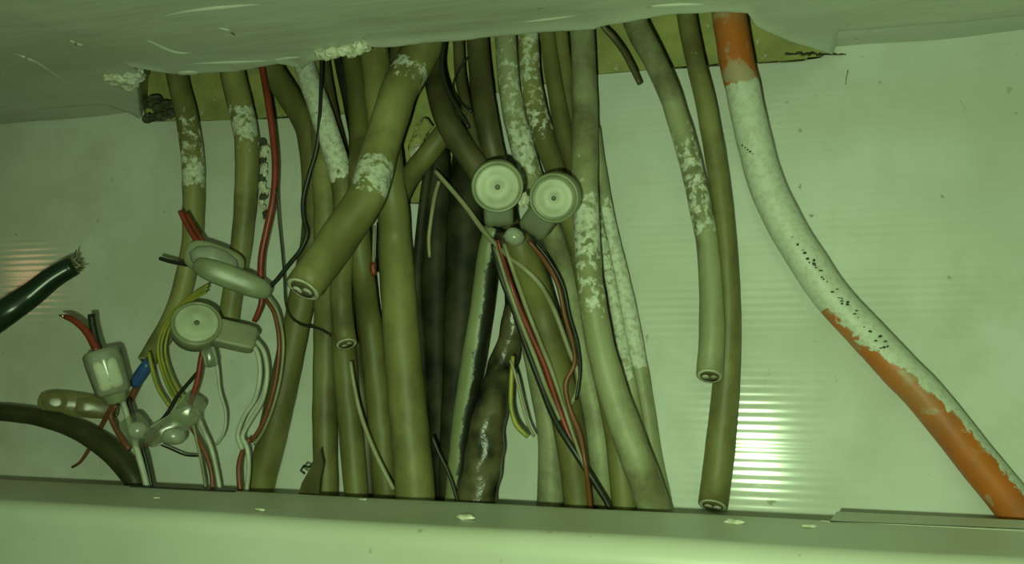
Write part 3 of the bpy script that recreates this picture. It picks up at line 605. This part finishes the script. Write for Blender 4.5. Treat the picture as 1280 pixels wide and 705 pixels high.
# splices low in the middle left
c = at(216, 532, .047); u = depth(c)/FPX; A = frame(c, (.85, -.5))
k5 = empty('wire_connector', c, 'cloudy clear splice hanging low below the left round button', 'connector', 'splice connectors')
superell('connector_body', c, A, (36*u, 14*u, .0045), 4, M['clear'], k5, off=c)
q = at(236, 512, .045); superell('gel_block', q, frame(q, (.6, -.8)), (20*u, 15*u, .0045), 4, M['clear'], k5, off=c)
q = at(217, 545, .049); superell('dome', q, frame(q, (1, 0)), (15*u, 11*u, .004), 2.4, M['milky'], k5, off=c)
tail(k5, c, [(204, 535, 7), (192, 546, 8), (178, 560, 8), (170, 572, 7)], .047, 'redbrown')
c = at(172, 538, .050); A = frame(c, (.6, .8))
k6 = empty('wire_connector', c, 'small clear splice block right of the thick white wire', 'connector', 'splice connectors')
superell('connector_body', c, A, (21*u, 15*u, .004), 5, M['clear'], k6, off=c)
lathe('button', c+A[2]*.002, A, [(11*u, -.002), (11*u, .002), (8*u, .0028)], M['milky'], k6, off=c)
# blue core sticking out of the leftmost cable
o = tail(None, Vector((0, 0, 0)), [(186, 452, 13), (180, 462, 16), (172, 474, 16), (167, 482, 12)], .030, 'blue', 'crimp_sleeve')
tag(o, 'short blue crimp sleeve at the end of the leftmost grey cable', 'sleeve')
# pale stub under left button
c = at(262, 445, .050); A = frame(c, (.25, 1))
o = superell('junction_sleeve', c, A, (14*u, 8*u, .003), 4, M['clear']); tag(o, 'small clear sleeve with white wires under the left round button', 'sleeve')

# ------------------------------------------------------------------ crumbs, plaster, scraps
def on(parent, px, py, z=None, d=None): return atz(px, py, z) if z is not None else at(px, py, d)
for i, (px, py, rx, ry, rz) in enumerate([(150, 100, .0075, .006, .003), (141, 97, .004, .004, .0025), (168, 95, .0055, .005, .004), (160, 106, .004, .005, .003)]):
    lump('plaster_lump', atz(px, py, H-.001), (rx, ry, rz), M['plaster' if i != 2 else 'ceiling'], ceil, i, .45)
for i in range(11):
    px = 402+i*5.4; lump('plaster_lump', atz(px, 68-i*.9+1.5*math.sin(i*2), H-.002), (.0030, .0030, .0026+.0008*math.sin(i*3)), M['plaster'], ceil, i*3, .5, sub=2)
for i in range(8):
    px = 222+i*4; lump('plaster_lump', atz(232+i*1.5+5*math.sin(i*2), 91, H-.001), (.0045, .0022, .0010), M['ceiling'], ceil, i*5, .2, sub=2) if i < 2 else None
for i, (px, py) in enumerate([(188, 130), (198, 135), (207, 131), (213, 142), (200, 145), (186, 148), (194, 124)]):
    lump('debris_lump', at(px, py, .001), (.0045, .003, .0026), M['debris'], panel, i*2, .6, sub=2)
for i in range(22):
    px = 984+i*3.4; k_ = 1-abs(i-8)/16
    lump('debris_lump', atw(px, 67.5+random.uniform(-1.5, 2.2)*k_, .001), (.0011, .0007, .0003+.0007*k_*random.random()), M['debris'], panel, i*2, .7, sub=1)
# scratches and hairline cracks in the plastered skin of the panel
for P_ in ([(1236, 62), (1235, 90), (1236, 118), (1238, 138)], [(1200, 126), (1208, 139), (1222, 144), (1246, 146)], [(1262, 188), (1265, 200), (1268, 212)], [(1060, 88), (1058, 97), (1057, 106)], [(1018, 122), (1020, 117), (1023, 124)], [(130, 222), (137, 228), (143, 226)]):
    sweep('crack', [atw(a, b_, .0003) for a, b_ in P_], [.0004]*len(P_), M['debris'], panel, 5)
for i in range(26):
    px, py = random.uniform(790, 1270), random.uniform(100, 620)
    lump('speck', atw(px, py, .0001), (random.uniform(.0003, .0009), .0003, random.uniform(.0002, .0006)), M['debris'], panel, i, .6, sub=1)
for i in range(9):
    lump('plaster_lump', atw(1105+random.uniform(-25, 60), random.uniform(95, 150), .0), (random.uniform(.001, .0035), .0004, random.uniform(.001, .002)), M['plaster'], panel, i, .7, sub=2)
for i in range(13):
    py = 178+i*7.5; lump('plaster_lump', at(329+2.5*math.sin(i*1.7), py, .001), (.0022+.0008*math.sin(i), .0012, .0022), M['plaster' if i % 3 else 'debris'], panel, i*2, .6, sub=2)
for i, (px, py) in enumerate([(527, 165), (522, 174), (517, 184), (530, 158), (545, 196), (538, 204), (520, 190)]):
    lump('mortar_lump', at(px, py, .0 if i < 4 else .001), (.0035, .003, .004), M['recess' if i < 5 else 'plaster'], bpy.data.objects['wall_inner'], i, .5, sub=2)
for i, (px, py, rx) in enumerate([(905, 99, .0022), (913, 104, .0018), (236, 226, .003), (272, 118, .0018)]):
    pass
for P_, r_ in [([(172, 42), (190, 51), (218, 63), (246, 65)], .0016), ([(200, 20), (240, 12), (290, 6), (352, 1)], .0014), ([(196, 80), (250, 77), (320, 74), (375, 69), (420, 62)], .0017),
             ([(6, 62), (36, 72), (62, 88), (92, 112)], .0012), ([(88, 50), (96, 54), (106, 56)], .0010), ([(560, 32), (590, 34), (620, 38)], .0012), ([(430, 52), (470, 50), (520, 46)], .0010), ([(270, 33), (285, 36), (295, 44)], .0010), ([(800, 8), (850, 5), (900, 4)], .0010), ([(640, 28), (690, 22), (735, 16)], .0010)]:
    S_ = catmull([(a, b_) for a, b_ in P_], 6); n_ = len(S_)
    sweep('paint_ridge', [atz(q_[0], q_[1], H+.0006*r_/.0012) for q_ in S_], [r_*(.15+math.sin(math.pi*(i+.5)/n_)) for i in range(n_)], M['ceiling'], ceil, 8)
chips = [(326, 637, .0016, 'tiny paint chip on the ledge below the splayed cable'), (453, 624, .0014, 'tiny paint chip at the ledge edge under the left-hand cables'),
         (582, 646, .0028, 'flat pale paint flake on the ledge below the tarred cable'), (918, 652, .0026, 'thin paint flake on the ledge below the free-hanging pair'), (1012, 657, .0018, 'pale crumb on the ledge near its raised joint'), (196, 622, .0012, 'smallest paint chip, beside the dark slot in the ledge')]
for i, (px, py, r_, lb) in enumerate(chips):
    o = lump('paint_chip', Vector((0, 0, 0)), (r_*1.4, r_*.8, r_*.35), M['plaster'], None, i, .4, sub=2); p = atz(px, py, LIPZ+.0003); o.location = p; tag(o, lb, 'chip', 'paint chips on the ledge')
# black torn scrap at the ledge, left of the straight cable
c = at(384, 600, .050); pts2 = [(372, 622), (377, 604), (386, 588), (394, 574), (400, 560), (404, 580), (400, 600), (398, 624)]
vv = [at(a, b_, .046)-c for a, b_ in pts2]+[at(a, b_, .049)-c for a, b_ in pts2]
n = len(pts2); ff = [tuple(range(n)), tuple(range(n, 2*n))]+[(i, (i+1) % n, n+(i+1) % n, n+i) for i in range(n)]
o = mesh_obj('torn_scrap', vv, ff, M['brown'], smooth=False); o.location = c; tag(o, 'dark torn scrap of insulation left of the straight cable at the ledge', 'scrap')
sweep('curl', [at(a, b_, .048) for a, b_ in [(394, 578), (386, 584), (380, 582), (376, 588), (381, 592)]], [.0006]*5, M['blackw'], o, 6, None, c)
print('cables', ncable, 'H', H, 'LIPZ', LIPZ)
